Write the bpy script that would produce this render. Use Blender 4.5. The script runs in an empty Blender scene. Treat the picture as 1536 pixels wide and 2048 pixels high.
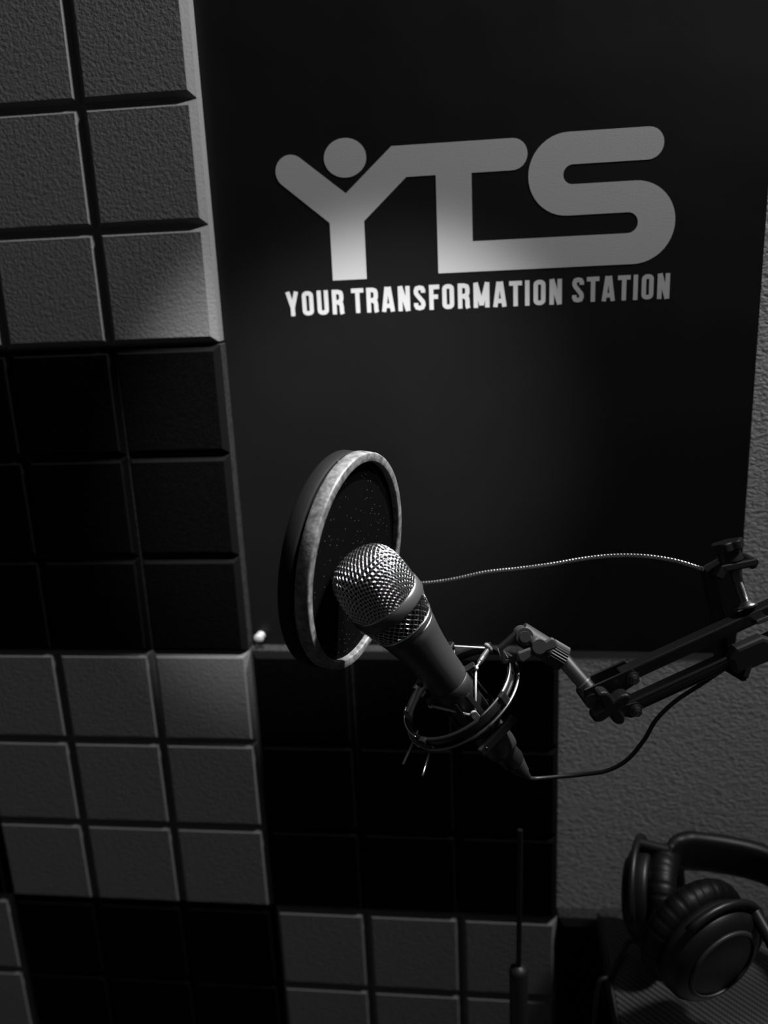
import bpy, bmesh, math, random
from mathutils import Vector, Matrix
random.seed(3)
PI = math.pi
V = Vector
S = bpy.context.scene
COL = S.collection
Z0 = 1.65                      # height of the foam grid's zero line above the floor

# ------------------------------------------------------------------ camera
F = 1680.7                     # focal length in pixels of the 1536 wide frame
CP = V((0.2369, -0.7509, -0.2587 + Z0))
pit, yaw, rol = 0.266544, -0.125043, -0.047381
FW = V((math.sin(yaw)*math.cos(pit), math.cos(yaw)*math.cos(pit), -math.sin(pit)))
_r = V((math.cos(yaw), -math.sin(yaw), 0)); _u = _r.cross(FW)
RT = _r*math.cos(rol) + _u*math.sin(rol)
UP = -_r*math.sin(rol) + _u*math.cos(rol)
cd = bpy.data.cameras.new('camera'); cam = bpy.data.objects.new('camera', cd); COL.objects.link(cam)
m = Matrix.Identity(4)
for i in range(3):
    m[i][0] = RT[i]; m[i][1] = UP[i]; m[i][2] = -FW[i]; m[i][3] = CP[i]
cam.matrix_world = m
cd.sensor_fit = 'HORIZONTAL'; cd.sensor_width = 36.0; cd.lens = 36.0*F/1536.0
cd.clip_start = 0.01; cd.clip_end = 50
cd.dof.use_dof = True; cd.dof.focus_distance = 0.625; cd.dof.aperture_fstop = (cd.lens/1000)/0.0090
S.camera = cam

# ------------------------------------------------------------------ world, lamps, exposure
S.view_settings.view_transform = 'Standard'; S.view_settings.look = 'None'
S.view_settings.gamma = 1; S.view_settings.use_curve_mapping = False
S.view_settings.exposure = 0.0
w = bpy.data.worlds.new('world'); S.world = w; w.use_nodes = True
w.node_tree.nodes['Background'].inputs[0].default_value = (1, 1, 1, 1)
w.node_tree.nodes['Background'].inputs[1].default_value = 0.038

def lamp(name, kind, loc, target, energy, **kw):
    d = bpy.data.lights.new(name, kind); d.energy = energy
    for k, v in kw.items(): setattr(d, k, v)
    o = bpy.data.objects.new(name, d); COL.objects.link(o)
    o.location = loc
    o.rotation_euler = (V(target) - V(loc)).to_track_quat('-Z', 'Y').to_euler()
    return o
# raking room lamp, high on the right and close to the wall
lamp('wall_lamp', 'AREA', (1.2, -0.15, 1.0 + Z0), (-0.08, 0.0, 0.0 + Z0), 17.0, size=0.16, spread=math.radians(105))
# narrow spotlight washing down the poster, its beam wider than tall
k = lamp('poster_spot', 'SPOT', (0.17, -0.56, 0.95 + Z0), (0.105, 0.022, -0.436 + Z0), 300.0, spot_size=math.radians(20), spot_blend=0.9, shadow_soft_size=0.01)
k.scale = (1.0, 0.42, 1.0)
# downlight above the microphone
lamp('microphone_downlight', 'SPOT', (0.50, -0.05, 0.28 + Z0), (0.19, -0.20, -0.50 + Z0), 95.0, spot_size=math.radians(20), spot_blend=0.6, shadow_soft_size=0.01)

# ------------------------------------------------------------------ helpers
def at(px, py, d):             # a point at depth d along the lens axis
    return CP + (FW + RT*((px-768)/F) - UP*((py-1024)/F))*d
def on_y(px, py, y):
    v = FW + RT*((px-768)/F) - UP*((py-1024)/F)
    return CP + v*((y-CP.y)/v.y)
def on_z(px, py, z):
    v = FW + RT*((px-768)/F) - UP*((py-1024)/F)
    return CP + v*((z-CP.z)/v.z)

def mat(name, c, rough=0.6, metal=0.0, spec=0.5, bump=None, coat=0.0, mottled=None, sheen=0.0):
    M = bpy.data.materials.new(name); M.use_nodes = True
    N = M.node_tree.nodes; L = M.node_tree.links; b = N['Principled BSDF']
    if not isinstance(c, (tuple, list)): c = (c, c, c)
    b.inputs['Base Color'].default_value = (*c, 1); b.inputs['Roughness'].default_value = rough
    b.inputs['Metallic'].default_value = metal; b.inputs['Specular IOR Level'].default_value = spec
    b.inputs['Coat Weight'].default_value = coat; b.inputs['Sheen Weight'].default_value = sheen
    tc = N.new('ShaderNodeTexCoord')
    if bump:
        h = None
        for sc, st, det in bump:
            n = N.new('ShaderNodeTexNoise'); n.inputs['Scale'].default_value = sc; n.inputs['Detail'].default_value = det
            L.new(tc.outputs['Object'], n.inputs['Vector'])
            bp = N.new('ShaderNodeBump'); bp.inputs['Strength'].default_value = 1.0; bp.inputs['Distance'].default_value = st
            L.new(n.outputs['Fac'], bp.inputs['Height'])
            if h: L.new(h.outputs['Normal'], bp.inputs['Normal'])
            h = bp
        L.new(h.outputs['Normal'], b.inputs['Normal'])
    if mottled:
        sc, lo, hi = mottled
        n = N.new('ShaderNodeTexNoise'); n.inputs['Scale'].default_value = sc; n.inputs['Detail'].default_value = 8
        n.inputs['Roughness'].default_value = 0.7
        L.new(tc.outputs['Object'], n.inputs['Vector'])
        r = N.new('ShaderNodeValToRGB'); r.color_ramp.elements[0].position = 0.35; r.color_ramp.elements[1].position = 0.68
        r.color_ramp.elements[0].color = (lo, lo, lo, 1); r.color_ramp.elements[1].color = (hi, hi, hi, 1)
        L.new(n.outputs['Fac'], r.inputs['Fac']); L.new(r.outputs['Color'], b.inputs['Base Color'])
    return M

class MB:
    """collects shapes and links them as one mesh"""
    def __init__(s): s.v = []; s.f = []; s.sm = []
    def add(s, vs, fs, smooth=False, M=None):
        n = len(s.v)
        s.v += [tuple((M @ V(p)) if M else V(p)) for p in vs]
        s.f += [tuple(i+n for i in f) for f in fs]; s.sm += [smooth]*len(fs); return s
    def box(s, sx, sy, sz, M=None, bev=0.0):
        bm = bmesh.new(); bmesh.ops.create_cube(bm, size=1)
        for v in bm.verts: v.co = V((v.co.x*sx, v.co.y*sy, v.co.z*sz))
        if bev: bmesh.ops.bevel(bm, geom=bm.edges[:], offset=bev, segments=2, affect='EDGES', profile=0.5)
        bm.verts.index_update()
        s.add([v.co.copy() for v in bm.verts], [[v.index for v in f.verts] for f in bm.faces], False, M); bm.free(); return s
    def lathe(s, prof, n=40, M=None, smooth=True, arc=2*PI, start=0.0):   # prof = [(r, z)] around Z
        vs = []; fs = []; full = abs(arc-2*PI) < 1e-6; cols = n if full else n+1
        for r, z in prof:
            for j in range(cols):
                a = start + arc*j/n; vs.append((r*math.cos(a), r*math.sin(a), z))
        for i in range(len(prof)-1):
            for j in range(n):
                k = (j+1) % cols
                fs.append((i*cols+j, i*cols+k, (i+1)*cols+k, (i+1)*cols+j))
        s.add(vs, fs, smooth, M); return s
    def cyl(s, a, b, r, r2=None, n=20, caps=True):
        a = V(a); b = V(b); r2 = r if r2 is None else r2
        M = frame_z(a, b-a); h = (b-a).length
        s.lathe([(r, 0), (r2, h)], n, M, True)
        if caps:
            s.add([M @ V((r*math.cos(2*PI*j/n), r*math.sin(2*PI*j/n), 0)) for j in range(n)], [tuple(reversed(range(n)))])
            s.add([M @ V((r2*math.cos(2*PI*j/n), r2*math.sin(2*PI*j/n), h)) for j in range(n)], [tuple(range(n))])
        return s
    def tube(s, pts, r, n=8, closed=False, caps=True, smooth=True):
        pts = [V(p) for p in pts]; N = len(pts); vs = []; fs = []
        rr = r if isinstance(r, (list, tuple)) else [r]*N
        up = None
        for i in range(N):
            if closed: t = pts[(i+1) % N] - pts[i-1]
            else: t = pts[min(i+1, N-1)] - pts[max(i-1, 0)]
            t.normalize()
            if up is None: up = t.orthogonal().normalized()
            up = (up - t*up.dot(t)).normalized(); sd = t.cross(up)
            for j in range(n):
                a = 2*PI*j/n; vs.append(pts[i] + (up*math.cos(a) + sd*math.sin(a))*rr[i])
        for i in range(N if closed else N-1):
            k = (i+1) % N
            for j in range(n):
                q = (j+1) % n; fs.append((i*n+j, i*n+q, k*n+q, k*n+j))
        if caps and not closed:
            fs.append(tuple(reversed(range(n)))); fs.append(tuple((N-1)*n+j for j in range(n)))
        s.add(vs, fs, smooth); return s
    def prism(s, outline, t, M=None, bev=0.0):     # outline in xy, thickness t in z, centred
        bm = bmesh.new(); vs = [bm.verts.new((x, y, -t/2)) for x, y in outline]
        f = bm.faces.new(vs); r = bmesh.ops.extrude_face_region(bm, geom=[f])
        bmesh.ops.translate(bm, vec=(0, 0, t), verts=[e for e in r['geom'] if isinstance(e, bmesh.types.BMVert)])
        if bev:
            bmesh.ops.bevel(bm, geom=[e for e in bm.edges if abs(e.verts[0].co.z-e.verts[1].co.z) < 1e-7], offset=bev, segments=2, affect='EDGES', profile=0.5)
        bmesh.ops.recalc_face_normals(bm, faces=bm.faces[:]); bm.verts.index_update()
        s.add([v.co.copy() for v in bm.verts], [[v.index for v in f.verts] for f in bm.faces], False, M); bm.free(); return s
    def build(s, name, material, parent=None, inv=None, label=None, kind=None):
        me = bpy.data.meshes.new(name)
        vs = [tuple(inv @ V(p)) for p in s.v] if inv else s.v
        me.from_pydata(vs, [], s.f); me.polygons.foreach_set('use_smooth', s.sm)
        me.materials.append(material); me.update()
        o = bpy.data.objects.new(name, me); COL.objects.link(o)
        if parent: o.parent = parent
        if label: o['label'] = label
        if kind: o['kind'] = kind
        return o

def frame_z(o, z, x=None):
    z = V(z).normalized()
    x = V(x) if x is not None else z.orthogonal()
    x = (x - z*x.dot(z)).normalized(); y = z.cross(x)
    M = Matrix.Identity(4)
    for i in range(3): M[i][0] = x[i]; M[i][1] = y[i]; M[i][2] = z[i]; M[i][3] = V(o)[i]
    return M

def thing(name, label, cat, loc=(0, 0, 0), group=None):
    o = bpy.data.objects.new(name, None); COL.objects.link(o); o.empty_display_size = 0.02
    o.location = loc; o['label'] = label; o['category'] = cat
    if group: o['group'] = group
    return o
def inv_of(o): return Matrix.Translation(-V(o.location))

def spline(pts, per=10):
    pts = [V(p) for p in pts]; out = []
    P = [pts[0]*2-pts[1]] + pts + [pts[-1]*2-pts[-2]]
    for i in range(1, len(P)-2):
        for k in range(per):
            t = k/per; a, b, c, d = P[i-1], P[i], P[i+1], P[i+2]
            out.append(0.5*((2*b) + (c-a)*t + (2*a-5*b+4*c-d)*t*t + (3*b-a-3*c+d)*t**3))
    out.append(pts[-1]); return out

# ------------------------------------------------------------------ materials
m_foam_l = mat('grey_foam', 0.15, 0.95, spec=0.1, bump=[(330, 0.0006, 4), (900, 0.00025, 2)])
m_foam_d = mat('black_foam', 0.003, 0.95, spec=0.03, bump=[(330, 0.0005, 4)], mottled=(500, 0.0006, 0.003))
m_foam_e = mat('greyer_black_foam_edge', 0.022, 0.95, spec=0.1, mottled=(300, 0.008, 0.04))  # backing of the black panels, mottled and greyer than their pads
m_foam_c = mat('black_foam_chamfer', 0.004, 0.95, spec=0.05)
m_poster = mat('poster_black', 0.004, 0.42, spec=0.35, bump=[(5, 0.004, 2), (60, 0.00008, 3)])
m_print = mat('poster_print', 0.50, 0.6, spec=0.2, bump=[(700, 0.00005, 2)])
m_print2 = mat('poster_white_print', 0.56, 0.6, spec=0.2)
m_pin = mat('white_plastic', 0.3, 0.35)
m_black = mat('black_plastic', 0.007, 0.42, spec=0.35)
m_blackm = mat('black_metal', 0.006, 0.36, spec=0.5, bump=[(900, 0.00003, 2)])
m_steel = mat('steel', 0.55, 0.28, metal=1.0)
m_dsteel = mat('dark_steel', 0.22, 0.32, metal=1.0)
m_hoop = mat('grey_hoop', 0.14, 0.5, mottled=(160, 0.04, 0.20), bump=[(500, 0.0002, 3)])
m_hoop2 = mat('dark_grey_plastic', 0.02, 0.5)
m_hoop3 = mat('dark_hoop', 0.008, 0.7, spec=0.12)
m_grille = mat('grille_wire', 0.55, 0.22, metal=1.0)
m_lining = mat('grille_lining', 0.003, 0.9, spec=0.05)
m_body = mat('microphone_lacquer', 0.022, 0.42, spec=0.45, bump=[(1500, 0.00004, 2)])
m_band = mat('band_metal', 0.06, 0.4, metal=0.3)
m_rub = mat('rubber', 0.01, 0.5)
m_cord = mat('elastic_cord', 0.42, 0.7, bump=[(2500, 0.0002, 2)])
m_leather = mat('leatherette', 0.003, 0.5, spec=0.3, bump=[(60, 0.0006, 3)])

# net of the pop filter: a real weave of holes, opaque threads
m_net = bpy.data.materials.new('nylon_net'); m_net.use_nodes = True
N = m_net.node_tree.nodes; L = m_net.node_tree.links; b = N['Principled BSDF']
b.inputs['Base Color'].default_value = (0.003, 0.003, 0.003, 1); b.inputs['Roughness'].default_value = 0.9
b.inputs['Specular IOR Level'].default_value = 0.0
tr = N.new('ShaderNodeBsdfTransparent'); mx = N.new('ShaderNodeMixShader'); mx.inputs[0].default_value = 0.93
L.new(tr.outputs[0], mx.inputs[1]); L.new(b.outputs[0], mx.inputs[2])
L.new(mx.outputs[0], N['Material Output'].inputs['Surface'])
sp = N.new('ShaderNodeTexVoronoi'); sp.inputs['Scale'].default_value = 260
tcn = N.new('ShaderNodeTexCoord'); L.new(tcn.outputs['Object'], sp.inputs['Vector'])
rp = N.new('ShaderNodeValToRGB'); rp.color_ramp.elements[0].position = 0.05; rp.color_ramp.elements[0].color = (0.12, 0.12, 0.12, 1)
rp.color_ramp.elements[1].position = 0.12; rp.color_ramp.elements[1].color = (0.003, 0.003, 0.003, 1)
L.new(sp.outputs['Distance'], rp.inputs['Fac']); L.new(rp.outputs['Color'], b.inputs['Base Color'])

# wall: knock-down plaster
m_wall = bpy.data.materials.new('plaster'); m_wall.use_nodes = True
N = m_wall.node_tree.nodes; L = m_wall.node_tree.links; b = N['Principled BSDF']
b.inputs['Base Color'].default_value = (0.34, 0.34, 0.34, 1); b.inputs['Roughness'].default_value = 0.85
tc = N.new('ShaderNodeTexCoord')
n1 = N.new('ShaderNodeTexNoise'); n1.inputs['Scale'].default_value = 260; n1.inputs['Detail'].default_value = 3; n1.inputs['Distortion'].default_value = 0.6
mp = N.new('ShaderNodeMapping'); mp.inputs['Scale'].default_value = (0.8, 1, 1.25)
L.new(tc.outputs['Object'], mp.inputs['Vector']); L.new(mp.outputs[0], n1.inputs['Vector'])
r1 = N.new('ShaderNodeValToRGB'); r1.color_ramp.elements[0].position = 0.33; r1.color_ramp.elements[1].position = 0.64
L.new(n1.outputs['Fac'], r1.inputs['Fac'])
bp = N.new('ShaderNodeBump'); bp.inputs['Distance'].default_value = 0.00042; L.new(r1.outputs['Color'], bp.inputs['Height'])
L.new(bp.outputs['Normal'], b.inputs['Normal'])

# carbon twill desk top
m_carbon = bpy.data.materials.new('carbon_twill'); m_carbon.use_nodes = True
N = m_carbon.node_tree.nodes; L = m_carbon.node_tree.links; b = N['Principled BSDF']
tc = N.new('ShaderNodeTexCoord'); sx = N.new('ShaderNodeSeparateXYZ'); L.new(tc.outputs['Object'], sx.inputs[0])
def mth(op, a, bb):
    n = N.new('ShaderNodeMath'); n.operation = op
    for i, q in enumerate((a, bb)):
        if isinstance(q, (int, float)): n.inputs[i].default_value = q
        elif q is not None: L.new(q, n.inputs[i])
    return n.outputs[0]
cell = 0.0019
u = mth('FLOOR', mth('DIVIDE', sx.outputs[0], cell), 0); v = mth('FLOOR', mth('DIVIDE', sx.outputs[1], cell), 0)
tw = mth('MODULO', mth('ADD', mth('ADD', u, v), 4000), 4)
st = mth('LESS_THAN', tw, 1.5)
mxc = N.new('ShaderNodeMix'); mxc.data_type = 'RGBA'
L.new(st, mxc.inputs[0]); mxc.inputs[6].default_value = (0.008, 0.008, 0.008, 1); mxc.inputs[7].default_value = (0.055, 0.055, 0.055, 1)
L.new(mxc.outputs[2], b.inputs['Base Color']); b.inputs['Roughness'].default_value = 0.45

# ------------------------------------------------------------------ setting
YW = 0.022
def struct(o): o['kind'] = 'structure'; return o
mb = MB(); mb.box(3.4, 0.1, 2.6, Matrix.Translation((0.4, YW+0.05, 1.3))); struct(mb.build('wall_back', m_wall))
mb = MB(); mb.box(3.4, 2.6, 0.06, Matrix.Translation((0.4, YW+0.1-1.3, -0.03))); struct(mb.build('floor', mat('floor_grey', 0.08, 0.7)))

# ------------------------------------------------------------------ foam panels
T = 0.1016; G = 0.0078; E = 0.0006
PADH = 0.0068
def pad_mesh(material, edge):
    a = T/2 - E; t = T/2 - 0.0052; f = t - 0.0008
    rings = [(a, 0.0), (t, -PADH+0.0008), (f, -PADH)]
    vs = []
    for h, y in rings: vs += [(-h, y, -h), (h, y, -h), (h, y, h), (-h, y, h)]
    fs = []
    for k in range(2):
        for j in range(4):
            q = (j+1) % 4; fs.append((k*4+j, k*4+q, (k+1)*4+q, (k+1)*4+j))
    fs.append((8, 9, 10, 11))
    me = bpy.data.meshes.new('pad'); me.from_pydata(vs, [], fs); me.materials.append(material); me.materials.append(edge)
    for p_ in me.polygons: p_.material_index = 0 if p_.index == 8 else 1
    me.update(); return me
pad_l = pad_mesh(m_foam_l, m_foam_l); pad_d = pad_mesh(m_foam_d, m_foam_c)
def panel(u, v, light, label, rot=0.0, dx=0.0, dz=0.0):      # u, v: right edge and top edge in tiles
    W = 3*T
    c = V((u*T - W/2 + dx, YW, Z0 - v*T - W/2 + dz))
    p = thing('acoustic_panel', label, 'foam panel', c, 'checkerboard of acoustic foam panels')
    p.rotation_euler = (0, rot, 0)
    mt = m_foam_l if light else m_foam_d
    b_ = MB(); b_.box(W-0.0006, YW-PADH, W-0.0006, Matrix.Translation((0, -(YW-PADH)/2, 0)), 0.0008)
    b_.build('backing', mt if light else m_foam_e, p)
    for i in range(3):
        for j in range(3):
            o = bpy.data.objects.new('foam_pad', pad_l if light else pad_d); COL.objects.link(o); o.parent = p
            o.location = ((i-1)*T, -(YW-PADH), (1-j)*T)
    return p
panel(0, 0, True, 'light grey grooved foam panel at the top left, sharpest and largest in view', 0.004, -0.0012, 0.001)
panel(0, 3, False, 'black grooved foam panel left of the poster, directly below the top light grey one', 0.002, -0.001, -0.0008)
panel(0, 6, True, 'light grey grooved foam panel with a bright top right corner below the white push pin', 0.0, -0.001, 0)
panel(3, 6, False, 'black foam panel under the poster, directly behind the shock mount', 0.0, 0.0008, 0)
panel(3, 9, True, 'light grey foam panel low in the centre behind the slim black stand', 0.0, 0.001, 0)
panel(0, 9, False, 'black foam panel at the bottom left between two light grey ones', 0.0, -0.001, 0)
panel(-3, 9, True, 'light grey foam panel cut off by the bottom left corner of the photo', 0.0, -0.002, 0)
panel(-3, 6, False, 'black foam panel, only a sliver showing at the left edge of the photo', 0.0, -0.002, 0)
panel(6, 9, False, 'black foam panel behind and below the carbon patterned desk top', 0.0, 0.002, 0)

# ------------------------------------------------------------------ poster
KS = (YW+0.7509)/0.7769
def kx(x): return CP.x + (x-CP.x)*KS
def kz(z): return CP.z-Z0 + (z-CP.z+Z0)*KS
PX0, PX1 = kx(-0.0045), kx(0.4735); PZ0, PZ1 = kz(-0.6165), 0.16
YP = YW - 0.0012
po = thing('poster', 'large black poster with silver logo and white lettering on the wall', 'poster', ((PX0+PX1)/2, YW, Z0+(PZ0+PZ1)/2))
iv = inv_of(po)
nx, nz = 24, 40; vs = []; fs = []
for i in range(nx+1):
    for j in range(nz+1):
        zb = PZ0 + 0.005 - 0.007*i/nx; vs.append((PX0+(PX1-PX0)*i/nx, 0, Z0+zb+(PZ1-zb)*j/nz))
for i in range(nx):
    for j in range(nz):
        a = i*(nz+1)+j; fs.append((a, a+nz+1, a+nz+2, a+1))
front = [(x, YP, z) for x, y, z in vs]; back = [(x, YW-0.0003, z) for x, y, z in vs]
mb = MB(); mb.add(front, fs, True); mb.add(back, [tuple(reversed(f)) for f in fs])
mb.add([(PX0, YP, Z0+PZ0+0.005), (PX1, YP, Z0+PZ0-0.002), (PX1, YP, Z0+PZ1), (PX0, YP, Z0+PZ1), (PX0, YW-.0003, Z0+PZ0+0.005), (PX1, YW-.0003, Z0+PZ0-0.002), (PX1, YW-.0003, Z0+PZ1), (PX0, YW-.0003, Z0+PZ1)],
       [(0, 4, 5, 1), (1, 5, 6, 2), (2, 6, 7, 3), (3, 7, 4, 0)])
mb.build('sheet', m_poster, po, iv)

FC_ = [0]
def flat(mb, poly, y):          # polygon given in (x, z) on the poster, counter-clockwise seen from the room
    n = len(poly); FC_[0] += 1; th = 0.00006+0.0000025*(FC_[0] % 9); poly = [(kx(x), kz(z)) for x, z in poly]
    vs = [(x, y-th, z+Z0) for x, z in poly] + [(x, y, z+Z0) for x, z in poly]
    area = sum(poly[i][0]*poly[(i+1) % n][1]-poly[(i+1) % n][0]*poly[i][1] for i in range(n))
    f = list(range(n)) if area > 0 else list(reversed(range(n)))
    mb.add(vs, [tuple(f)]); mb.add(vs, [(i, n+i, n+(i+1) % n, (i+1) % n) for i in range(n)])
def arcp(cx, cz, r, a0, a1, n=14, rz=None):
    rz = rz or r
    return [(cx+r*math.cos(math.radians(a0+(a1-a0)*k/n)), cz+rz*math.sin(math.radians(a0+(a1-a0)*k/n))) for k in range(n+1)]
def fill(mb, poly, y):          # triangulated fill for concave outlines
    poly = [(kx(x), kz(z)) for x, z in poly]
    bm = bmesh.new(); vv = [bm.verts.new((x, y-0.00015, z+Z0)) for x, z in poly]
    f = bm.faces.new(vv); f.normal_update()
    if f.normal.y > 0: bmesh.ops.reverse_faces(bm, faces=[f])
    bmesh.ops.triangulate(bm, faces=[f]); bm.verts.index_update()
    mb.add([v.co.copy() for v in bm.verts], [[v.index for v in q.verts] for q in bm.faces]); bm.free()
    n = len(poly); vs = [(x, y-0.00015, z+Z0) for x, z in poly] + [(x, y, z+Z0) for x, z in poly]
    mb.add(vs, [(i, n+i, n+(i+1) % n, (i+1) % n) for i in range(n)])
YL = YP - 0.00005
# letter Y with raised arms running on into the bar and stem of the T and the foot of the S
bar_t, bar_b = -0.1462, -0.1717
y_out = []
y_out += [(0.1190, -0.1821), (0.1607, bar_t), (0.2635, bar_t)]
y_out += arcp(0.2635, (bar_t+bar_b)/2, 0.01275, 90, -90, 12)[1:]
y_out += [(0.2288, bar_b), (0.2288, -0.2277)]
y_out += [(0.3605, -0.2277)]
y_out += arcp(0.3605, -0.2192, 0.0085, -90, 90, 12)[1:]       # lower slot
y_out += [(0.3100, -0.2107)]
y_out += arcp(0.3100, -0.1775, 0.0332, 270, 90, 22)[1:]       # left bowl of the S
y_out += [(0.3755, -0.1443)]
y_out += arcp(0.3755, -0.1571, 0.0128, 90, -90, 12)[1:]
y_out += [(0.3140, -0.1699)]
y_out += arcp(0.3140, -0.1778, 0.0079, 90, 270, 12)[1:]
y_out += [(0.3660, -0.1857)]
y_out += arcp(0.3660, -0.2195, 0.0338, 90, -90, 22)[1:]
y_out += [(0.1981, -0.2533), (0.1981, bar_b), (0.1727, bar_b), (0.1340, -0.2059), (0.1338, -0.2551), (0.1030, -0.2551), (0.1032, -0.2059)]
# left arm with its round end
ax, az = 0.0715, -0.1615
d = V((0.1190-ax, -0.1950-az)).normalized(); ang = math.degrees(math.atan2(d.y, d.x)); R = 0.0138
y_out += arcp(ax, az, R, ang-90, ang-270, 14)
mb = MB(); fill(mb, y_out, YL); mb.build('logo_letters', m_print, po, iv, 'silver joined letters YTS, the Y like arms raised')
mb = MB(); fill(mb, arcp(0.1200, -0.1532, 0.0186, 0, 360, 40, 0.0160)[:-1], YL); mb.build('logo_dot', m_print, po, iv, 'silver disc above the Y of the logo')

# condensed sans lettering built from strokes; unit cell height 1, stroke w
def ribbon(mb, pts, wd, closed=False):
    n = len(pts); P_ = [V(p) for p in pts]; Lf = []; Rt = []
    for i in range(n):
        a = P_[i-1] if (closed or i > 0) else None; c = P_[(i+1) % n] if (closed or i < n-1) else None
        p = P_[i]
        if a is None: dd = (c-p).normalized(); nn = V((-dd.y, dd.x)); s_ = 1
        elif c is None: dd = (p-a).normalized(); nn = V((-dd.y, dd.x)); s_ = 1
        else:
            d1 = (p-a).normalized(); d2 = (c-p).normalized(); n1 = V((-d1.y, d1.x)); n2 = V((-d2.y, d2.x))
            nn = (n1+n2).normalized(); s_ = 1/max(0.4, nn.dot(n1))
        Lf.append(p+nn*wd/2*s_); Rt.append(p-nn*wd/2*s_)
    for i in range(n if closed else n-1):
        k = (i+1) % n
        flat(mb, [tuple(Lf[i]), tuple(Rt[i]), tuple(Rt[k]), tuple(Lf[k])], YL)
def letter(ch, x0, z0, h, wd, slope):
    s = 0.185                                   # stroke in units of height
    W = {'M': 0.52, 'I': 0.19, 'T': 0.37, 'Y': 0.43, 'A': 0.43, 'F': 0.33, 'N': 0.41}.get(ch, 0.40)
    st = []
    H = 1.0; q = s/2
    def o_loop(l, r, b_, t, rad=0.095):
        out = []
        for cx, cz, a0 in ((r-rad, t-rad, 0), (l+rad, t-rad, 90), (l+rad, b_+rad, 180), (r-rad, b_+rad, 270)):
            for k in range(4):
                a = math.radians(a0+30*k); out.append((cx+rad*math.cos(a), cz+rad*math.sin(a)))
        return out
    if ch == 'O': st = [(o_loop(q, W-q, q, H-q), True)]
    elif ch == 'I': st = [([(W/2, 0), (W/2, 1)], False)]
    elif ch == 'T': st = [([(W/2, 0), (W/2, 1-s+.01)], False), ([(0, 1-q), (W, 1-q)], False)]
    elif ch == 'Y': st = [([(W/2, 0), (W/2, .43)], False), ([(W/2, .34), (q*.9, 1)], False), ([(W/2, .34), (W-q*.9, 1)], False)]
    elif ch == 'A': st = [([(q*.9, 0), (W/2-.03, 1)], False), ([(W-q*.9, 0), (W/2+.03, 1)], False), ([(.1, .24), (W-.1, .24)], False)]
    elif ch == 'N': st = [([(q, 0), (q, 1)], False), ([(W-q, 0), (W-q, 1)], False), ([(q*1.05, 1), (W-q*1.05, 0)], False)]
    elif ch == 'M': st = [([(q, 0), (q, 1)], False), ([(W-q, 0), (W-q, 1)], False), ([(q, 1), (W/2, .1)], False), ([(W-q, 1), (W/2, .1)], False)]
    elif ch == 'F': st = [([(q, 0), (q, 1)], False), ([(q, 1-q), (W, 1-q)], False), ([(q, .52), (W-.04, .52)], False)]
    elif ch == 'U':
        st = [([(q, 1)] + [(q+.095-.095*math.cos(math.radians(a)), q+.095-.095*math.sin(math.radians(a))) for a in (0, 30, 60, 90)]
               + [(W-q-.095+.095*math.sin(math.radians(a)), q+.095-.095*math.cos(math.radians(a))) for a in (0, 30, 60, 90)] + [(W-q, 1)], False)]
    elif ch == 'R':
        st = [([(q, 0), (q, 1)], False),
              ([(q, 1-q), (W-q-.1, 1-q), (W-q-.02, 1-q-.04), (W-q, 1-q-.12), (W-q, .62), (W-q-.02, .54), (W-q-.1, .49), (q, .49)], False),
              ([(W-q-.08, .47), (W-q-.01, .40), (W-q, .3), (W-q, .1), (W-q+.02, 0)], False)]
    elif ch == 'S':
        st = [([(W-q, .70), (W-q, .80), (W-q-.03, .88), (W/2, 1-q), (q+.03, .88), (q, .78), (q+.01, .68), (q+.06, .58), (W-q-.06, .42), (W-q-.01, .33), (W-q, .22), (W-q-.03, .12), (W/2, q), (q+.03, .12), (q, .20), (q, .30)], False)]
    sc = wd/W
    mb = MB()
    for pts, cl in st:
        ribbon(mb, [(x0+px*sc, z0+pz*h + (px*sc)*slope) for px, pz in pts], s*h*0.97, cl)
    return mb, W
def word(txt, xa, xb, zb, zt, slope):
    h = zt-zb; Ws = []
    for ch in txt: Ws.append({'M': 0.52, 'I': 0.19, 'T': 0.37, 'Y': 0.43, 'A': 0.43, 'F': 0.33, 'N': 0.41}.get(ch, 0.40))
    gap = 0.055; tot = sum(Ws)+gap*(len(txt)-1); k = (xb-xa)/tot; x = xa
    for ch, W in zip(txt, Ws):
        mb, _ = letter(ch, x, zb, h, W*k, slope)
        mb.build('letter', m_print2, po, iv); x += (W+gap)*k
word('YOUR', 0.0578, 0.1125, -0.2848, -0.2632, 0.0)
word('TRANSFORMATION', 0.1189, 0.3068, -0.2845, -0.2628, 0.0)
word('STATION', 0.3140, 0.3983, -0.2836, -0.2623, 0.0)

# push pin at the poster's lower left corner
c = on_y(517, 1279, YW-0.012)
pp = thing('push_pin', 'small round white push pin at the lower left poster corner', 'push pin', (c.x, YP, c.z)); ip = inv_of(pp)
mb = MB(); mb.lathe([(0, 0.0125), (0.002, 0.0124), (0.0045, 0.0112), (0.0052, 0.0095), (0.0045, 0.008), (0.0025, 0.007), (0.0024, 0.003), (0.0045, 0.0022), (0.0047, 0.0008), (0, 0.0006)], 24, frame_z((c.x, YP, c.z), (0, -1, 0.05)))
mb.build('pin_head', m_pin, pp, ip)
mb = MB(); mb.cyl((c.x, YP-0.001, c.z), (c.x, YW+0.004, c.z), 0.0005, n=8); mb.build('needle', m_steel, pp, ip)

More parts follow.
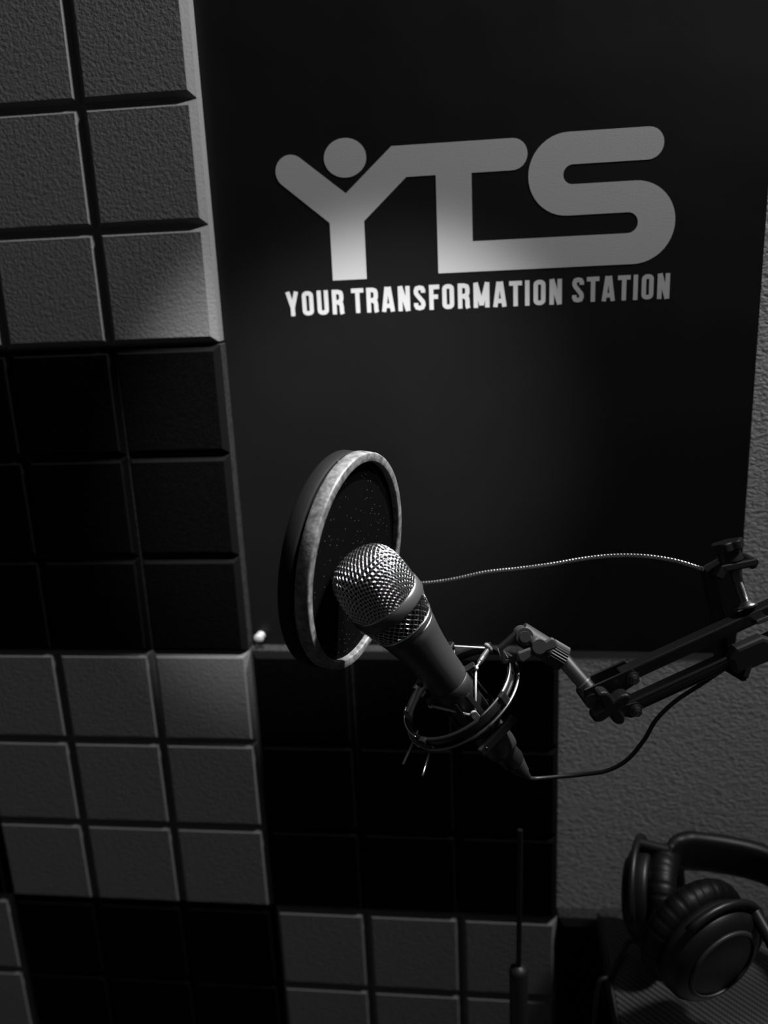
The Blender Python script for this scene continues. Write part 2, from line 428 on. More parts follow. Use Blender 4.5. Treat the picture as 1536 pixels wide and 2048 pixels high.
# ------------------------------------------------------------------ microphone
B = at(774, 1205, 0.585)                                   # centre of the grille band
A = (RT*-0.564 + UP*0.752 - FW*0.342).normalized()         # tail -> head
E1 = (RT*0.8 + UP*0.6); E1 = (E1 - A*E1.dot(A)).normalized()
E2 = A.cross(E1)
MF = frame_z(B, A, E1)
def L3(s, r, th):                                          # along axis, radius, angle (deg)
    t = math.radians(th); return B + A*s + (E1*math.cos(t)+E2*math.sin(t))*r
mic = thing('microphone', 'black handheld microphone with wire mesh grille held in the shock mount', 'microphone', B + A*-0.156)
im = inv_of(mic)
dome = [(0.0262, 0.004), (0.0265, 0.012), (0.0261, 0.020), (0.0250, 0.027), (0.0226, 0.0335), (0.0185, 0.0382), (0.0125, 0.0412), (0.006, 0.0424), (0.0, 0.0427)]
def sub(dm, n=10):
    P3 = spline([V((r, z, 0)) for r, z in dm], n); return [(max(0, p.x), p.y) for p in P3]
prof = sub(dome)[::-1]                                      # from the tip
prof[0] = (0.0, 0.0427)
cum = [0.0]
for i in range(1, len(prof)): cum.append(cum[-1] + math.hypot(prof[i][0]-prof[i-1][0], prof[i][1]-prof[i-1][1]))
def surf(sig):
    sig = min(sig, cum[-1]-1e-9)
    lo = 0
    while cum[lo+1] < sig: lo += 1
    t = (sig-cum[lo])/(cum[lo+1]-cum[lo]); a, b2 = prof[lo], prof[lo+1]
    dr, dz = b2[0]-a[0], b2[1]-a[1]; l = math.hypot(dr, dz)
    return a[0]+dr*t, a[1]+dz*t, -dz/l, dr/l                # r, z, normal r, normal z
pitch = 0.0028; wr = 0.00034; smax = cum[-1]
mb = MB(); rot0 = math.radians(68)
nl = int(smax/pitch)+1
for fam in (0, 1):
    for i in range(-nl, nl+1):
        c0 = (i+0.5)*pitch
        if abs(c0) >= smax*0.995: continue
        half = math.sqrt(smax**2-c0**2); step = pitch/4; nn = int(half/step); pts = []
        for j in range(-nn, nn+1):
            tt = j*step
            x, y = (c0, tt) if fam == 0 else (tt, c0)
            sg = math.hypot(x, y); ph = math.atan2(y, x)+rot0
            r, z, nr, nz = surf(sg)
            wv = math.cos(PI*tt/pitch)*(1 if (i % 2) else -1)*(1 if fam == 0 else -1)
            off = 0.00035*wv
            r += nr*off; z += nz*off
            pts.append(V((r*math.cos(ph), r*math.sin(ph), z)))
        if len(pts) > 3: mb.tube([MF @ p for p in pts], wr, 5, caps=False)
g = mb.build('grille_mesh', m_grille, mic, im, kind='stuff'); g['label'] = 'woven silver wire dome of the grille'
# lower grille: two families of diagonal wires
mb = MB(); nw = 34
for sg in (1, -1):
    for i in range(nw):
        pts = []
        for j in range(25):
            t = j/24; z = -0.0045 + (-0.0195+0.0045)*t; r = 0.0260 + (0.0222-0.0260)*t
            ph = 2*PI*i/nw + sg*t*0.55; r += 0.0003*math.cos(PI*(t*0.55*2)*nw/(2*PI)+i*PI)*sg
            pts.append(MF @ V((r*math.cos(ph), r*math.sin(ph), z)))
        mb.tube(pts, 0.0003, 5, caps=False)
g = mb.build('lower_grille_mesh', m_grille, mic, im, kind='stuff')
mb = MB(); mb.lathe([(r*0.955, z-0.0008) for r, z in reversed(prof)] , 48, MF); mb.lathe([(0.025, 0.004), (0.0248, -0.004), (0.0211, -0.0195)], 48, MF)
mb.build('grille_lining', m_lining, mic, im)
mb = MB(); mb.lathe([(0.0258, 0.0042), (0.0269, 0.0044), (0.0275, 0.0036), (0.0276, -0.0036), (0.0270, -0.0044), (0.0256, -0.0042)], 64, MF); mb.build('grille_band', m_band, mic, im)
mb = MB(); mb.tube([L3(0.0043, 0.0270, a) for a in range(0, 360, 6)], 0.00042, 6, closed=True); mb.build('band_edge', m_steel, mic, im, 'bright rolled edge of the grille band')
mb = MB(); mb.tube([L3(-0.0197, 0.0224, a) for a in range(0, 360, 6)], 0.0006, 6, closed=True); mb.build('collar_ring', m_steel, mic, im, 'bright ring below the grille')
bodyp = [(0.0208, -0.0195), (0.0219, -0.0205), (0.0218, -0.0235), (0.0209, -0.0245), (0.0208, -0.0252), (0.0211, -0.0262), (0.0200, -0.032), (0.0186, -0.039), (0.0173, -0.048), (0.0163, -0.058), (0.0154, -0.072), (0.0148, -0.085), (0.0144, -0.0875), (0.0116, -0.089), (0.0112, -0.115), (0.0112, -0.130), (0.0130, -0.134), (0.0132, -0.150), (0.0126, -0.155), (0.0105, -0.156), (0.0, -0.156)]
mb = MB(); mb.lathe(bodyp, 56, MF); mb.build('body', m_body, mic, im)
mb = MB(); mb.tube([L3(-0.0249, 0.0207, a) for a in range(-70, 30, 5)], 0.0005, 6); mb.build('accent_line', m_steel, mic, im)

# plug and cable of the microphone
Ct = B + A*-0.157
mc = thing('microphone_cable', 'thin black cable with ribbed plug running from the microphone to the boom arm', 'cable', Ct)
ic = inv_of(mc)
dirp = (at(1046, 1552, 0.655) - at(985, 1487, 0.640)).normalized()
PFm = frame_z(Ct, dirp)
mb = MB(); mb.lathe([(0, -0.006), (0.0092, -0.006), (0.0095, 0.002), (0.0095, 0.012), (0.0088, 0.014), (0.0080, 0.0145)], 28, PFm)
mb.build('plug_shell', m_blackm, mc, ic)
pr = [(0.0080, 0.0145)]
for q in range(6):
    z = 0.0155+q*0.0022; r = 0.0078-q*0.0006
    pr += [(r, z), (r, z+0.0013), (r-0.0012, z+0.0014), (r-0.0012, z+0.0021)]
pr += [(0.0034, 0.030), (0.0022, 0.035), (0.0, 0.0352)]
mb = MB(); mb.lathe(pr, 24, PFm, smooth=False); mb.build('strain_relief', m_rub, mc, ic)
tipc = PFm @ V((0, 0, 0.0345))
path = [tipc - dirp*0.002, tipc, tipc+dirp*0.0015]
path += [at(x, y, d) for x, y, d in ((1074, 1557, .656), (1112, 1554, .655), (1165, 1549, .652), (1215, 1541, .648), (1255, 1519, .642), (1288, 1480, .636), (1312, 1440, .630), (1350, 1403, .622), (1400, 1370, .614), (1445, 1340, .610), (1480, 1318, .610), (1520, 1306, .612), (1600, 1272, .612), (1750, 1206, .612))]
mb = MB(); mb.tube(spline(path, 8), 0.00165, 10); mb.build('cord', m_rub, mc, ic)

# ------------------------------------------------------------------ shock mount
SC = B + A*-0.101
sm = thing('shock_mount', 'black ring shock mount with white elastic cords cradling the microphone', 'shock mount', SC); ism = inv_of(sm)
def hoop_prof(r, s0, s1, th): return [(r, s0), (r+th, s0), (r+th, s1), (r, s1), (r, s0)]
mb = MB(); mb.lathe([(0.0428, -0.0905), (0.0452, -0.0903), (0.0457, -0.0910), (0.0457, -0.0960), (0.0450, -0.0966), (0.0428, -0.0964), (0.0424, -0.0935), (0.0428, -0.0905)], 96, MF)
mb.build('hoop', m_blackm, sm, ism)
for a0, a1 in ((-84, 20), (150, 206)):
    mb = MB(); mb.tube([L3(-0.0898, 0.0454, a) for a in range(a0, a1, 4)], 0.0006, 6); mb.build('hoop_wire', m_steel, sm, ism, 'bright steel wire along the hoop edge')
    mb = MB(); mb.tube([L3(-0.0980, 0.0478, a) for a in range(a0, a1, 4)], 0.0006, 6); mb.build('hoop_wire', m_steel, sm, ism, 'bright steel wire along the second hoop')
mb = MB(); mb.tube([L3(-0.0985, 0.0470, a) for a in range(0, 360, 5)], 0.0011, 8, closed=True); mb.build('second_hoop', m_dsteel, sm, ism)
for a in (26, 116, 206, 296):
    mb = MB(); M_ = frame_z(L3(-0.0945, 0.0460, a+7), A, L3(0, 1, a+7)-B); mb.box(0.0035, 0.006, 0.011, M_, 0.0006); mb.build('hoop_bridge', m_blackm, sm, ism)
# inner sleeve
mb = MB(); mb.lathe([(0.0154, -0.0795), (0.0158, -0.080), (0.0156, -0.0885), (0.0136, -0.092), (0.0128, -0.118), (0.0118, -0.118), (0.0118, -0.092), (0.0149, -0.088), (0.0154, -0.0795)], 48, MF); mb.build('sleeve', m_rub, sm, ism)
mb = MB(); mb.lathe([(0.0118, -0.118), (0.0172, -0.119), (0.0175, -0.121), (0.0172, -0.1255), (0.0116, -0.1265), (0.0118, -0.118)], 48, MF); mb.build('lower_sleeve', m_black, sm, ism)
for a in (20, 110, 155, 245, 290):
    mb = MB(); p0 = L3(-0.090, 0.0158, a); p1 = L3(-0.122, 0.0174, a)
    mb.box(0.0020, 0.004, 0.034, frame_z((p0+p1)/2, p1-p0, L3(0, 1, a)-B), 0.0005); mb.build('strut', m_black, sm, ism)
def hook(s, r, a, out=0.007):
    mb = MB(); p = L3(s, r, a); er = (L3(0, 1, a)-B)
    M_ = frame_z(p, A, er)
    ol = [(-0.0015, -0.0035), (out-0.001, -0.0035), (out, -0.002), (out, 0.002), (out-0.001, 0.0035), (-0.0015, 0.0035)]
    mb.prism(ol, 0.0025, M_, 0.0005)
    mb.cyl(p+er*(out-0.0012)+A*-0.001, p+er*(out-0.0012)-A*0.005, 0.0012, n=12)
    mb.box(0.0016, 0.0055, 0.018, frame_z(p-A*0.008+er*0.0004, A, er), 0.0004)
    mb.build('hook', m_black, sm, ism); return p+er*(out-0.001)-A*0.003
H1 = hook(-0.064, 0.0162, 38); H2 = hook(-0.080, 0.0158, -8); H3 = hook(-0.083, 0.0155, 186); H4 = hook(-0.072, 0.0160, 150)
for p in (H2, H3):
    mb = MB(); bmx = bmesh.new(); bmesh.ops.create_uvsphere(bmx, u_segments=14, v_segments=10, radius=0.0019)
    bmx.verts.index_update(); mb.add([v.co+p for v in bmx.verts], [[v.index for v in f.verts] for f in bmx.faces], True); bmx.free()
    mb.build('cord_knot', m_cord, sm, ism)
def tab(p, d, er, label=None):
    mb = MB(); ol = [(-0.0028, -0.004)] + [(0.0028*math.cos(math.radians(t)), 0.0028+0.0028*math.sin(math.radians(t))) for t in range(0, 181, 20)][::1] 
    ol = [(-0.0028, -0.0045), (0.0028, -0.0045)] + [(0.0028*math.cos(math.radians(t)), 0.002+0.0028*math.sin(math.radians(t))) for t in range(0, 181, 20)]
    M_ = frame_z(p, er, V(d).cross(er)); mb.prism(ol, 0.0022, M_, 0.0005); mb.build('cord_tab', m_hoop, sm, ism)
T1 = L3(-0.1050, 0.0185, -88); T2 = L3(-0.0895, 0.0422, 26); T3 = L3(-0.0895, 0.0422, 165); T4 = L3(-0.1050, 0.0185, 92)
for p, a in ((T1, -88), (T2, 24), (T3, 165), (T4, 92)):
    tab(p, A, (L3(0, 1, a)-B))
def cord(a, b, r=0.00075):
    mb = MB(); mb.tube([a, a.lerp(b, .5), b], r, 8); mb.build('elastic_cord', m_cord, sm, ism)
cord(H2, T1); cord(H3, T1, 0.0010); cord(H1, T2); cord(H2, T2); cord(H4, T3); cord(H4, T4); cord(H1, T4)
dv = (T2-H2); mb = MB()
mb.cyl(H2+dv*0.16, H2+dv*0.30, 0.0014, n=14); mb.cyl(H2+dv*0.30, H2+dv*0.52, 0.0021, n=18); mb.cyl(H2+dv*0.52, H2+dv*0.86, 0.0023, 0.0018, n=18)
mb.build('crimp_barrel', m_steel, sm, ism, 'silver crimp barrel on the cord')
# thin metal legs below the hoop
for (x0, y0, x1, y1, d0, d1) in ((836, 1462, 806, 1528, .618, .60), (858, 1508, 845, 1551, .618, .595)):
    mb = MB(); mb.tube([at(x0, y0, d0), at((x0+x1)/2, (y0+y1)/2, (d0+d1)/2), at(x1, y1, d1)], 0.0008, 8); mb.build('wire_leg', m_steel, sm, ism)
# lever clamp at the tail
mb = MB(); M_ = frame_z(L3(-0.131, 0.017, -75), A, L3(0, 1, -75)-B); mb.box(0.004, 0.036, 0.007, M_, 0.001); mb.build('tail_clamp', m_black, sm, ism)
for a in (-110, -35):
    mb = MB(); mb.cyl(L3(-0.131, 0.018, a), L3(-0.131, 0.023, a), 0.0017, n=14); mb.build('clamp_screw', m_dsteel, sm, ism)
# fork, swivel, thumb screw, knurled nut
dS = 0.607
def P(x, y, d=dS): return at(x, y, d)
rp = L3(-0.100, 0.049, 22)
mb = MB()
def strap(mb, pts, wdt, th, nrm):
    for a, b in zip(pts[:-1], pts[1:]):
        M_ = frame_z((a+b)/2, b-a, nrm); mb.box(th, wdt, (b-a).length+th*0.6, M_, th*0.2)
strap(mb, [P(1006, 1318), P(1000, 1296), P(1012, 1286), P(1040, 1260)], 0.010, 0.0030, UP+RT*-.6)
strap(mb, [P(1006, 1322), P(1030, 1318), P(1050, 1306), P(1064, 1290)], 0.010, 0.0030, UP+RT*.6)
mb.build('fork', m_blackm, sm, ism)
mb = MB(); piv = P(1046, 1270); mb.cyl(piv-FW*0.008, piv+FW*0.008, 0.0062, n=28); mb.cyl(piv-FW*0.0095, piv-FW*0.008, 0.004, n=20); mb.build('swivel', m_body, sm, ism)
mb = MB(); mb.cyl(P(1040, 1266), P(1102, 1304), 0.0086, 0.0084, n=28); mb.build('swivel_barrel', m_body, sm, ism)
mb = MB()
c0 = P(1078, 1292, dS-0.012)
for (x0, y0, x1, y1) in ((1080, 1298, 1110, 1284), (1064, 1303, 1038, 1316)):
    a_, b_ = P(x0, y0, dS-0.012), P(x1, y1, dS-0.012)
    M_ = frame_z((a_+b_)/2, FW*-1, b_-a_); hl = (b_-a_).length/2
    ol = [(-hl, -0.0032)] + [(hl-0.002+0.003*math.cos(math.radians(t)), 0.0042*math.sin(math.radians(t))) for t in range(-80, 81, 20)] + [(-hl, 0.0032)]
    mb.prism(ol, 0.0042, M_, 0.0012)
mb.cyl(c0-FW*0.003, c0+FW*0.008, 0.0052, n=20)
mb.build('wing_screw', m_hoop2, sm, ism)
# knurled nut
ta, tb_ = P(1098, 1301), P(1127, 1318)
mb = MB(); n = 30; axm = frame_z(ta, tb_-ta); h = (tb_-ta).length; vs = []; 
for z in (0, h):
    for j in range(2*n):
        r = 0.0094 if j % 2 else 0.0087; vs.append(axm @ V((r*math.cos(PI*j/n), r*math.sin(PI*j/n), z)))
fs = [(j, (j+1) % (2*n), 2*n+(j+1) % (2*n), 2*n+j) for j in range(2*n)] + [tuple(reversed(range(2*n))), tuple(range(2*n, 4*n))]
mb.add(vs, fs); mb.build('knurled_nut', m_hoop2, sm, ism)

# ------------------------------------------------------------------ boom arm
dB = 0.60
P1 = at(1250, 1348, dB); P2 = at(1536, 1217, dB)
b1 = (P2-P1).normalized(); b3 = V((b1.y, -b1.x, 0)).normalized(); 
if b3.y > 0: b3 = -b3
b2 = b3.cross(b1); 
if b2.z < 0: b2 = -b2
def BP(t, h, o=0.0): return P1 + b1*t + b2*h + b3*o         # along the bars, up, towards the room
base = V((0.80, -0.16, 0.75))
ba = thing('boom_arm', 'black twin bar desk boom arm reaching in from the right', 'boom arm', base); ib = inv_of(ba)
BL = 0.42
def bar(mb, t0, t1, h, hh=0.0098, o=0.0, ww=0.010):
    M_ = frame_z(BP((t0+t1)/2, h, o), b1, b2); mb.box(hh, ww, t1-t0, M_, 0.0012)
sep = -0.0245
mb = MB(); bar(mb, -0.004, BL, 0.0); mb.build('upper_bar', m_blackm, ba, ib)
mb = MB(); bar(mb, -0.010, BL, sep); bar(mb, -0.010, BL, sep+0.0008, 0.0030, 0.0052, 0.0012); mb.build('lower_bar', m_blackm, ba, ib)
# end plates
pl = [(-0.034, 0.002), (-0.032, 0.0065), (0.004, 0.0062), (0.008, 0.0), (0.004, -0.006), (-0.006, -0.008), (-0.012, -0.018), (-0.001, -0.020), (0.002, -0.0262), (-0.003, -0.031), (-0.009, -0.030), (-0.026, -0.016), (-0.035, -0.004)]
for o_ in (0.0066, -0.0066):
    M_ = Matrix.Identity(4); c = BP(0, 0, o_)
    nrm = b1.cross(b2)
    for i in range(3): M_[i][0] = b1[i]; M_[i][1] = b2[i]; M_[i][2] = nrm[i]; M_[i][3] = c[i]
    mb = MB(); mb.prism(pl, 0.0018, M_, 0.0003); mb.build('end_plate', m_blackm, ba, ib)
for t, h in ((0.0025, -0.0005), (-0.004, sep-0.0008)):
    mb = MB(); c = BP(t, h, 0.0075)
    mb.cyl(c, c+b3*0.001, 0.0046, n=24); mb.cyl(c+b3*0.001, c+b3*0.0042, 0.0037, n=6); mb.cyl(c+b3*0.0042, c+b3*0.0058, 0.0022, n=18)
    mb.build('nut', m_dsteel, ba, ib)
# tube from the plates to the knurled nut
mb = MB(); q0, q1 = P(1124, 1316), BP(-0.027, -0.002)
mb.cyl(q0, q1, 0.0056, n=28); mb.build('stub_tube', m_dsteel, ba, ib, 'grey metal stub tube')
mb = MB(); dd = (q1-q0).normalized(); e_ = q0+dd*((q1-q0).length*0.72)
mb.cyl(e_, e_+dd*0.0012, 0.0060, n=28); mb.build('tube_collar', m_steel, ba, ib)
# star knob
def star(name, c, ax_, R, rr, th, lobes, mtl, x=None):
    ol = []
    for k in range(lobes*12):
        a = 2*PI*k/(lobes*12); q = 0.5+0.5*math.cos(lobes*a)
        ol.append(((rr+(R-rr)*q**0.8)*math.cos(a), (rr+(R-rr)*q**0.8)*math.sin(a)))
    mb = MB(); mb.prism(ol, th, frame_z(c, ax_, x), th*0.16); return mb
c = BP(-0.0215, -0.0065, 0.017)
mb = star('k', c, b3, 0.0152, 0.0062, 0.011, 4, m_black, b1*0.98+b2*0.19); mb.cyl(BP(-0.0215, -0.0065, 0.006), c, 0.005, n=18)
mb.build('star_knob', m_black, ba, ib)
mb = MB(); c = BP(-0.030, -0.004, 0); mb.cyl(c+b3*-0.011, c+b3*0.0085, 0.0056, n=24); mb.build('pivot_washer', m_dsteel, ba, ib)
# far end: elbow, lower arm and desk clamp, mostly outside the frame
el = BP(BL, sep/2)
mb = MB(); mb.cyl(el-b3*0.013, el+b3*0.013, 0.020, n=32); mb.build('elbow', m_black, ba, ib)
sv = V((base.x, base.y, 0.80)); dl = (el-sv)
for sgn in (-1, 1):
    mb = MB(); off = dl.normalized().cross(b3)*0.012*sgn
    mb.box(0.0098, 0.010, dl.length, frame_z((el+sv)/2+off, dl, b2), 0.0012); mb.build('lower_arm_bar', m_blackm, ba, ib)
mb = MB(); mb.lathe([(0, 0.0), (0.03, 0.0), (0.03, 0.006), (0.016, 0.012), (0.014, 0.06), (0, 0.062)], 32, Matrix.Translation(base)); mb.build('desk_base', m_black, ba, ib)

# ------------------------------------------------------------------ pop filter
FC = at(711, 1121, 0.618)
NF = (RT*0.918 - UP*0.149 - FW*0.37).normalized()          # faces the microphone
UF = (UP*0.987 + RT*0.16); UF = (UF - NF*UF.dot(NF)).normalized()
FM = frame_z(FC, NF, UF)
RF = 0.0806
pf = thing('pop_filter', 'round double pop filter in a dusty grey hoop in front of the microphone', 'pop filter', FC); ipf = inv_of(pf)
hp = [(RF-0.0070, 0.0026), (RF-0.0066, 0.0036), (RF-0.0062, 0.0038), (RF-0.0012, 0.0038), (RF-0.0008, 0.0037), (RF-0.0003, 0.0031), (RF, 0.0024), (RF, -0.0058), (RF-0.0004, -0.0064), (RF-0.0012, -0.0067), (RF-0.0060, -0.0067), (RF-0.0070, -0.0060), (RF-0.0070, 0.0026)]
mb = MB(); mb.lathe(hp, 128, FM); mb.build('front_hoop', m_hoop, pf, ipf, 'dusty light grey hoop nearest the microphone')
FM2 = frame_z(FC-NF*0.0125-UF*0.001, NF, UF)
mb = MB(); mb.lathe(hp, 128, FM2); mb.build('rear_hoop', m_hoop3, pf, ipf)
for k_, M_ in enumerate((FM, FM2)):
    mb = MB(); mb.lathe([(0.0, -0.001), (0.03, -0.001), (RF-0.005, -0.001)], 96, M_); mb.build('net', m_net, pf, ipf)
for a in (30, 150, 270):
    t = math.radians(a); c = FC-NF*0.007+(UF*math.cos(t)+NF.cross(UF)*math.sin(t))*(RF-0.003)
    mb = MB(); mb.cyl(c-NF*0.002, c+NF*0.001, 0.0022, n=14); mb.build('spacer', m_hoop2, pf, ipf)
# gooseneck: ribbed steel hose from the hoop to the clamp
rim = FC + (NF.cross(UF))*0.0; side = NF.cross(UF)
if side.dot(RT) < 0: side = -side
rimp = FC - NF*0.005 + (side*0.93 - UF*0.22).normalized()*(RF+0.003)
gp = [rimp, rimp+side*0.010+RT*0.004]
gp += [at(x, y, d) for x, y, d in ((840, 1167, .690), (900, 1160, .680), (970, 1145, .670), (1040, 1137, .660), (1100, 1129, .65), (1170, 1117, .642), (1230, 1111, .634), (1290, 1112, .626), (1350, 1121, .618), (1400, 1136, .612), (1424, 1144, .608))]
gs = spline(gp, 24)
# resample evenly and give every coil its bulge
cumg = [0]
for i in range(1, len(gs)): cumg.append(cumg[-1]+(gs[i]-gs[i-1]).length)
pts = []; rad = []; n = int(cumg[-1]/0.0005); j = 0
for i in range(n+1):
    s_ = cumg[-1]*i/n
    while j < len(gs)-2 and cumg[j+1] < s_: j += 1
    pts.append(gs[j].lerp(gs[j+1], (s_-cumg[j])/max(1e-9, cumg[j+1]-cumg[j]))); rad.append(0.00135+0.0004*abs(math.sin(PI*s_/0.0024)))
mb = MB(); mb.tube(pts, rad, 10); mb.build('gooseneck', m_steel, pf, ipf, 'ribbed steel gooseneck')
mb = MB(); mb.box(0.007, 0.012, 0.012, frame_z(rimp-side*0.002, side, UF), 0.001); mb.build('rim_bracket', m_black, pf, ipf)
# clamp on the boom arm
tk = (at(1455, 1092, dB) - P1).dot(b1)
def CL(x, y, o=0.0): q = at(x, y, dB); return q + b3*o
mb = MB(); f0, f1 = at(1412, 1139, .607), at(1440, 1124, .603); mb.cyl(f0, f1, 0.0036, n=18); mb.build('ferrule', m_dsteel, pf, ipf)
sa, sb = CL(1462, 1110), CL(1492, 1212); sax = (sa-sb).normalized()
c = CL(1454, 1092)
mb = star('c', c, sax, 0.0118, 0.0098, 0.007, 6, m_black, RT); mb.cyl(c-sax*0.0035, c-sax*0.011, 0.0075, 0.0085, n=24)
mb.build('clamp_knob', m_black, pf, ipf)
mb = MB(); s0 = c-sax*0.010; Ls = (s0-sb).length; rr = []; pp_ = []; nn = 160
for i in range(nn+1):
    pp_.append(s0.lerp(sb, i/nn)); rr.append(0.0036+0.0004*math.sin(i*1.6))
mb.tube(pp_, rr, 14); mb.build('clamp_screw', m_dsteel, pf, ipf)
mb = MB(); mb.lathe([(0, 0.004), (0.0045, 0.004), (0.0055, 0.002), (0.0080, 0.0012), (0.0080, -0.0005), (0, -0.0005)], 28, frame_z(sb, sax)); mb.build('clamp_foot', m_dsteel, pf, ipf)
# C frame: top jaw, spine, bottom jaw
out = [CL(1500, 1124), CL(1440, 1136), CL(1432, 1152), CL(1452, 1250), CL(1462, 1345)]
mb = MB(); strap(mb, out[:3], 0.016, 0.0055, UP); strap(mb, [q + b3*-0.012 for q in out[2:]], 0.013, 0.0075, RT)
strap(mb, [CL(1464, 1342, -0.014), CL(1472, 1338, 0.0105), CL(1480, 1314, 0.0105)], 0.008, 0.004, RT)
mb.cyl(CL(1497, 1122, -0.006), CL(1497, 1122, 0.006), 0.004, n=18)
mb.build('clamp_frame', m_black, pf, ipf)
mb = MB(); jc = CL(1484, 1291, 0.0115); mb.prism([(-0.0165, -0.006), (-0.014, -0.0095), (0.010, -0.0105), (0.0165, -0.004), (0.0160, 0.004), (0.010, 0.0095), (-0.010, 0.0100), (-0.0165, 0.004)], 0.010, frame_z(jc, b3, b1), 0.0025); mb.build('clamp_jaw', m_rub, pf, ipf)
mb = MB(); a_, b_ = CL(1498, 1236, 0.008), CL(1522, 1226, 0.008); mb.box(0.0035, 0.006, (b_-a_).length, frame_z((a_+b_)/2, b_-a_, UP), 0.0008); mb.build('clamp_lip', m_dsteel, pf, ipf)

# ------------------------------------------------------------------ desk
ZD = 0.75
dx0 = on_z(1195, 1822, ZD).x
dk = thing('desk', 'desk with black carbon fibre patterned top in the lower right corner', 'desk', (dx0+0.35, -0.30, 0)); idk = inv_of(dk)
DW, DD = 0.75, 0.60; dcx = dx0+DW/2; dcy = -0.002-DD/2
mb = MB(); mb.box(DW-0.004, DD-0.004, 0.022, Matrix.Translation((dcx, dcy, ZD-0.011)), 0.001); mb.build('desk_top', m_carbon, dk, idk)
mb = MB(); mb.box(0.003, DD, 0.024, Matrix.Translation((dx0+0.0005, dcy, ZD-0.0118)), 0.0008); mb.box(DW, 0.003, 0.024, Matrix.Translation((dcx, dcy-DD/2, ZD-0.0118)), 0.0008)
mb.build('edge_band', m_hoop2, dk, idk)
for sx_ in (-1, 1):
    for sy_ in (-1, 1):
        mb = MB(); mb.box(0.04, 0.04, ZD-0.023, Matrix.Translation((dcx+sx_*(DW/2-0.05), dcy+sy_*(DD/2-0.05), (ZD-0.023)/2)), 0.002); mb.build('leg', m_black, dk, idk)

# ------------------------------------------------------------------ headphones
c1 = on_y(1308, 1790, -0.055); c2 = on_y(1405, 1885, -0.150)
c1.z = max(c1.z, ZD+0.043)
hp_ = thing('headphones', 'black over-ear headphones with pleated ear cushions lying on the desk', 'headphones', ((c1.x+c2.x)/2, (c1.y+c2.y)/2, ZD)); ih = inv_of(hp_)
def cup(c, n_, Rc):                       # n_ points from the shell to the cushion
    n_ = V(n_).normalized(); M_ = frame_z(c, n_, V((0, 0, 1)))
    mb = MB(); mb.lathe([(0, -0.024), (Rc*0.55, -0.0235), (Rc*0.80, -0.021), (Rc*0.90, -0.015), (Rc*0.93, -0.004), (Rc*0.90, 0.0), (0, 0.0)], 48, M_)
    sh = mb.build('ear_cup', m_black, hp_, ih)
    mb = MB(); mb.lathe([(Rc*0.62, -0.0247), (Rc*0.66, -0.0247), (Rc*0.68, -0.0225), (Rc*0.60, -0.0225), (Rc*0.62, -0.0247)], 48, M_); r_ = mb.build('cup_ring', m_hoop2, sh)
    for v in r_.data.vertices: v.co = ih @ v.co
    # cushion: pleated torus
    nu, nv = 168, 16; vs = []; fs = []
    for i in range(nu):
        a = 2*PI*i/nu; pl_ = 0.0012*max(0, math.cos(a*28))**3
        for j in range(nv):
            q = 2*PI*j/nv; rr = 0.0125 - pl_*(0.4+0.6*max(0, math.cos(q)))
            R_ = Rc-0.012 + rr*math.cos(q); z = 0.012+0.0125*math.sin(q)*(1-pl_*10)
            vs.append(M_ @ V((R_*math.cos(a), R_*math.sin(a), z)))
    for i in range(nu):
        k2 = (i+1) % nu
        for j in range(nv):
            q = (j+1) % nv; fs.append((i*nv+j, k2*nv+j, k2*nv+q, i*nv+q))
    mb = MB(); mb.add(vs, fs, True); mb.build('ear_cushion', m_leather, hp_, ih)
    mb = MB(); mb.lathe([(0, 0.003), (Rc-0.016, 0.003)], 40, M_); mb.build('driver_cloth', m_rub, hp_, ih)
    return M_
n1_ = V((0.93, -0.30, 0.12)); n2_ = V((-0.45, 0.80, 0.12))
cup(c1, n1_, 0.047); c2.z = max(c2.z, ZD+0.040); cup(c2, n2_, 0.050)
# yokes and headband: from the far cup round the right to the near one
a0 = c1 + V((0.012, 0.004, 0.046)); a9 = c2 + V((0.050, -0.030, 0.018))
hb = [a0, on_y(1360, 1700, -0.035), on_y(1440, 1708, -0.028), on_y(1530, 1730, -0.035), on_y(1640, 1790, -0.07), on_y(1700, 1880, -0.13), on_y(1660, 1960, -0.19), a9]
hs = spline(hb, 10)
vs = []; fs = []; nn = len(hs); sec = 16
for i, p in enumerate(hs):
    t = (hs[min(i+1, nn-1)]-hs[max(i-1, 0)]).normalized(); u_ = V((0, 0, 1)); u_ = (u_-t*u_.dot(t)).normalized(); s_ = t.cross(u_)
    e = i/(nn-1); wd_ = 0.006+0.0135*min(1, min(e, 1-e)*6); th_ = 0.004+0.004*min(1, min(e, 1-e)*6)
    for j in range(sec):
        q = 2*PI*j/sec; vs.append(p + u_*wd_*math.copysign(abs(math.cos(q))**0.6, math.cos(q)) + s_*th_*math.copysign(abs(math.sin(q))**0.6, math.sin(q)))
for i in range(nn-1):
    for j in range(sec): q = (j+1) % sec; fs.append((i*sec+j, i*sec+q, (i+1)*sec+q, (i+1)*sec+j))
fs += [tuple(reversed(range(sec))), tuple((nn-1)*sec+j for j in range(sec))]
mb = MB(); mb.add(vs, fs, True); mb.build('headband', m_leather, hp_, ih)
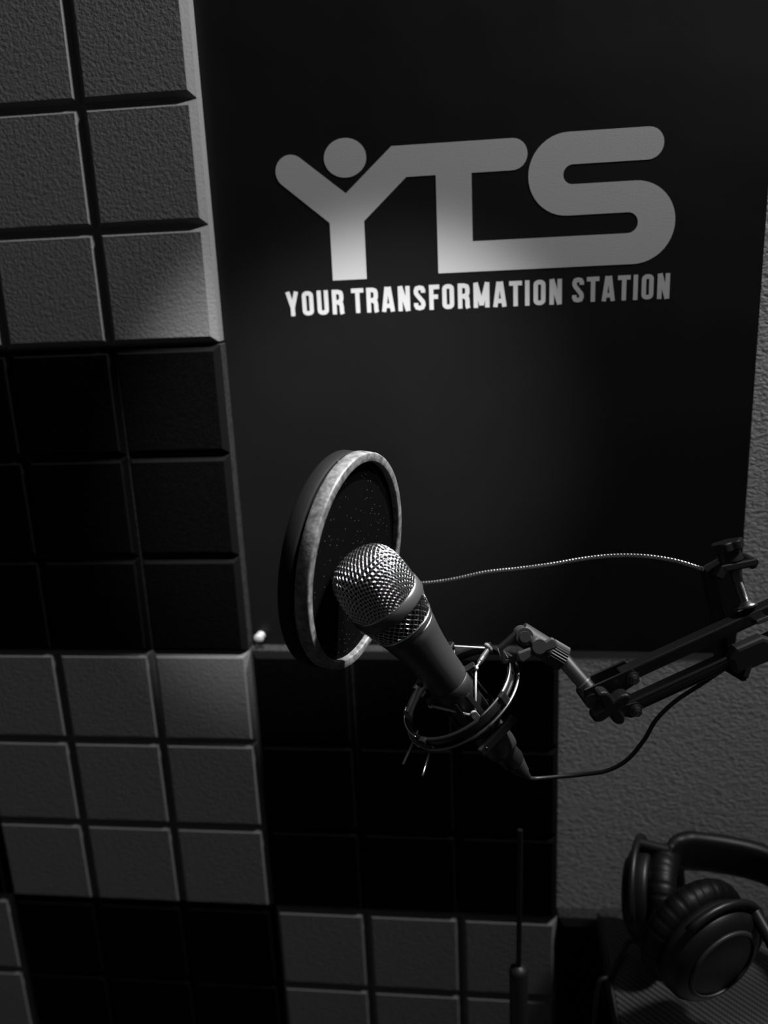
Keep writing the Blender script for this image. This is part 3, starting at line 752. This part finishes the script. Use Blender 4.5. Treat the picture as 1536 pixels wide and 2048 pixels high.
for c, n_, e in ((c1, n1_, a0), (c2, n2_, a9)):
    n_ = n_.normalized(); u_ = (e-c); u_ = (u_-n_*u_.dot(n_)).normalized(); s_ = n_.cross(u_)
    pts = [c - n_*0.012 + (u_*math.cos(math.radians(a)) + s_*math.sin(math.radians(a)))*0.051 for a in range(-90, 91, 10)]
    mb = MB(); mb.tube(pts, 0.0035, 10); mb.cyl(c-n_*0.010+u_*0.049, e, 0.0055, n=18); mb.build('yoke', m_black, hp_, ih)
# cord of the headphones
hc0 = c1 + V((-0.010, -0.028, -0.036))
pth = [hc0, on_z(1262, 1880, ZD+0.012), on_z(1238, 1915, ZD+0.004), on_z(1218, 1952, ZD+0.0035)]
e_ = pth[-1]; pth += [e_+V((-0.010, -0.004, -0.006)), e_+V((-0.013, -0.006, -0.05)), e_+V((-0.012, -0.008, -0.2))]
mb = MB(); mb.tube(spline(pth, 8), 0.0026, 10)
mb.build('cord', m_rub, hp_, ih)

# ------------------------------------------------------------------ slim stand left of the desk
s0 = on_y(1037, 1935, -0.10); 
sd = thing('stand', 'slim black telescoping stand with thicker lower tube before the light grey panel', 'stand', (s0.x, s0.y, 0)); isd = inv_of(sd)
s1 = on_y(1041, 1830, -0.10)
mb = MB(); mb.lathe([(0, -0.016), (0.0075, -0.012), (0.0088, -0.0), (0.0088, 0.0)], 24, Matrix.Translation((0, 0, 0)))
mb = MB(); mb.lathe([(0.0086, 0.012), (0.0086, s0.z-0.004), (0.0075, s0.z), (0.0025, s0.z+0.002)], 24, Matrix.Translation((s0.x, s0.y, 0))); mb.build('lower_tube', m_rub, sd, isd)
top = V((s1.x, s1.y, s1.z+0.09)); mb = MB(); mb.cyl((s0.x, s0.y, s0.z-0.01), top, 0.0024, n=14); mb.build('upper_rod', m_black, sd, isd)
mb = MB(); mb.lathe([(0, 0), (0.09, 0), (0.09, 0.006), (0.02, 0.014), (0, 0.014)], 36, Matrix.Translation((s0.x, s0.y, 0))); mb.build('base', m_black, sd, isd)
print('triangles', sum(len(o.data.loop_triangles) or sum(len(p.vertices)-2 for p in o.data.polygons) for o in COL.objects if o.type == 'MESH'))
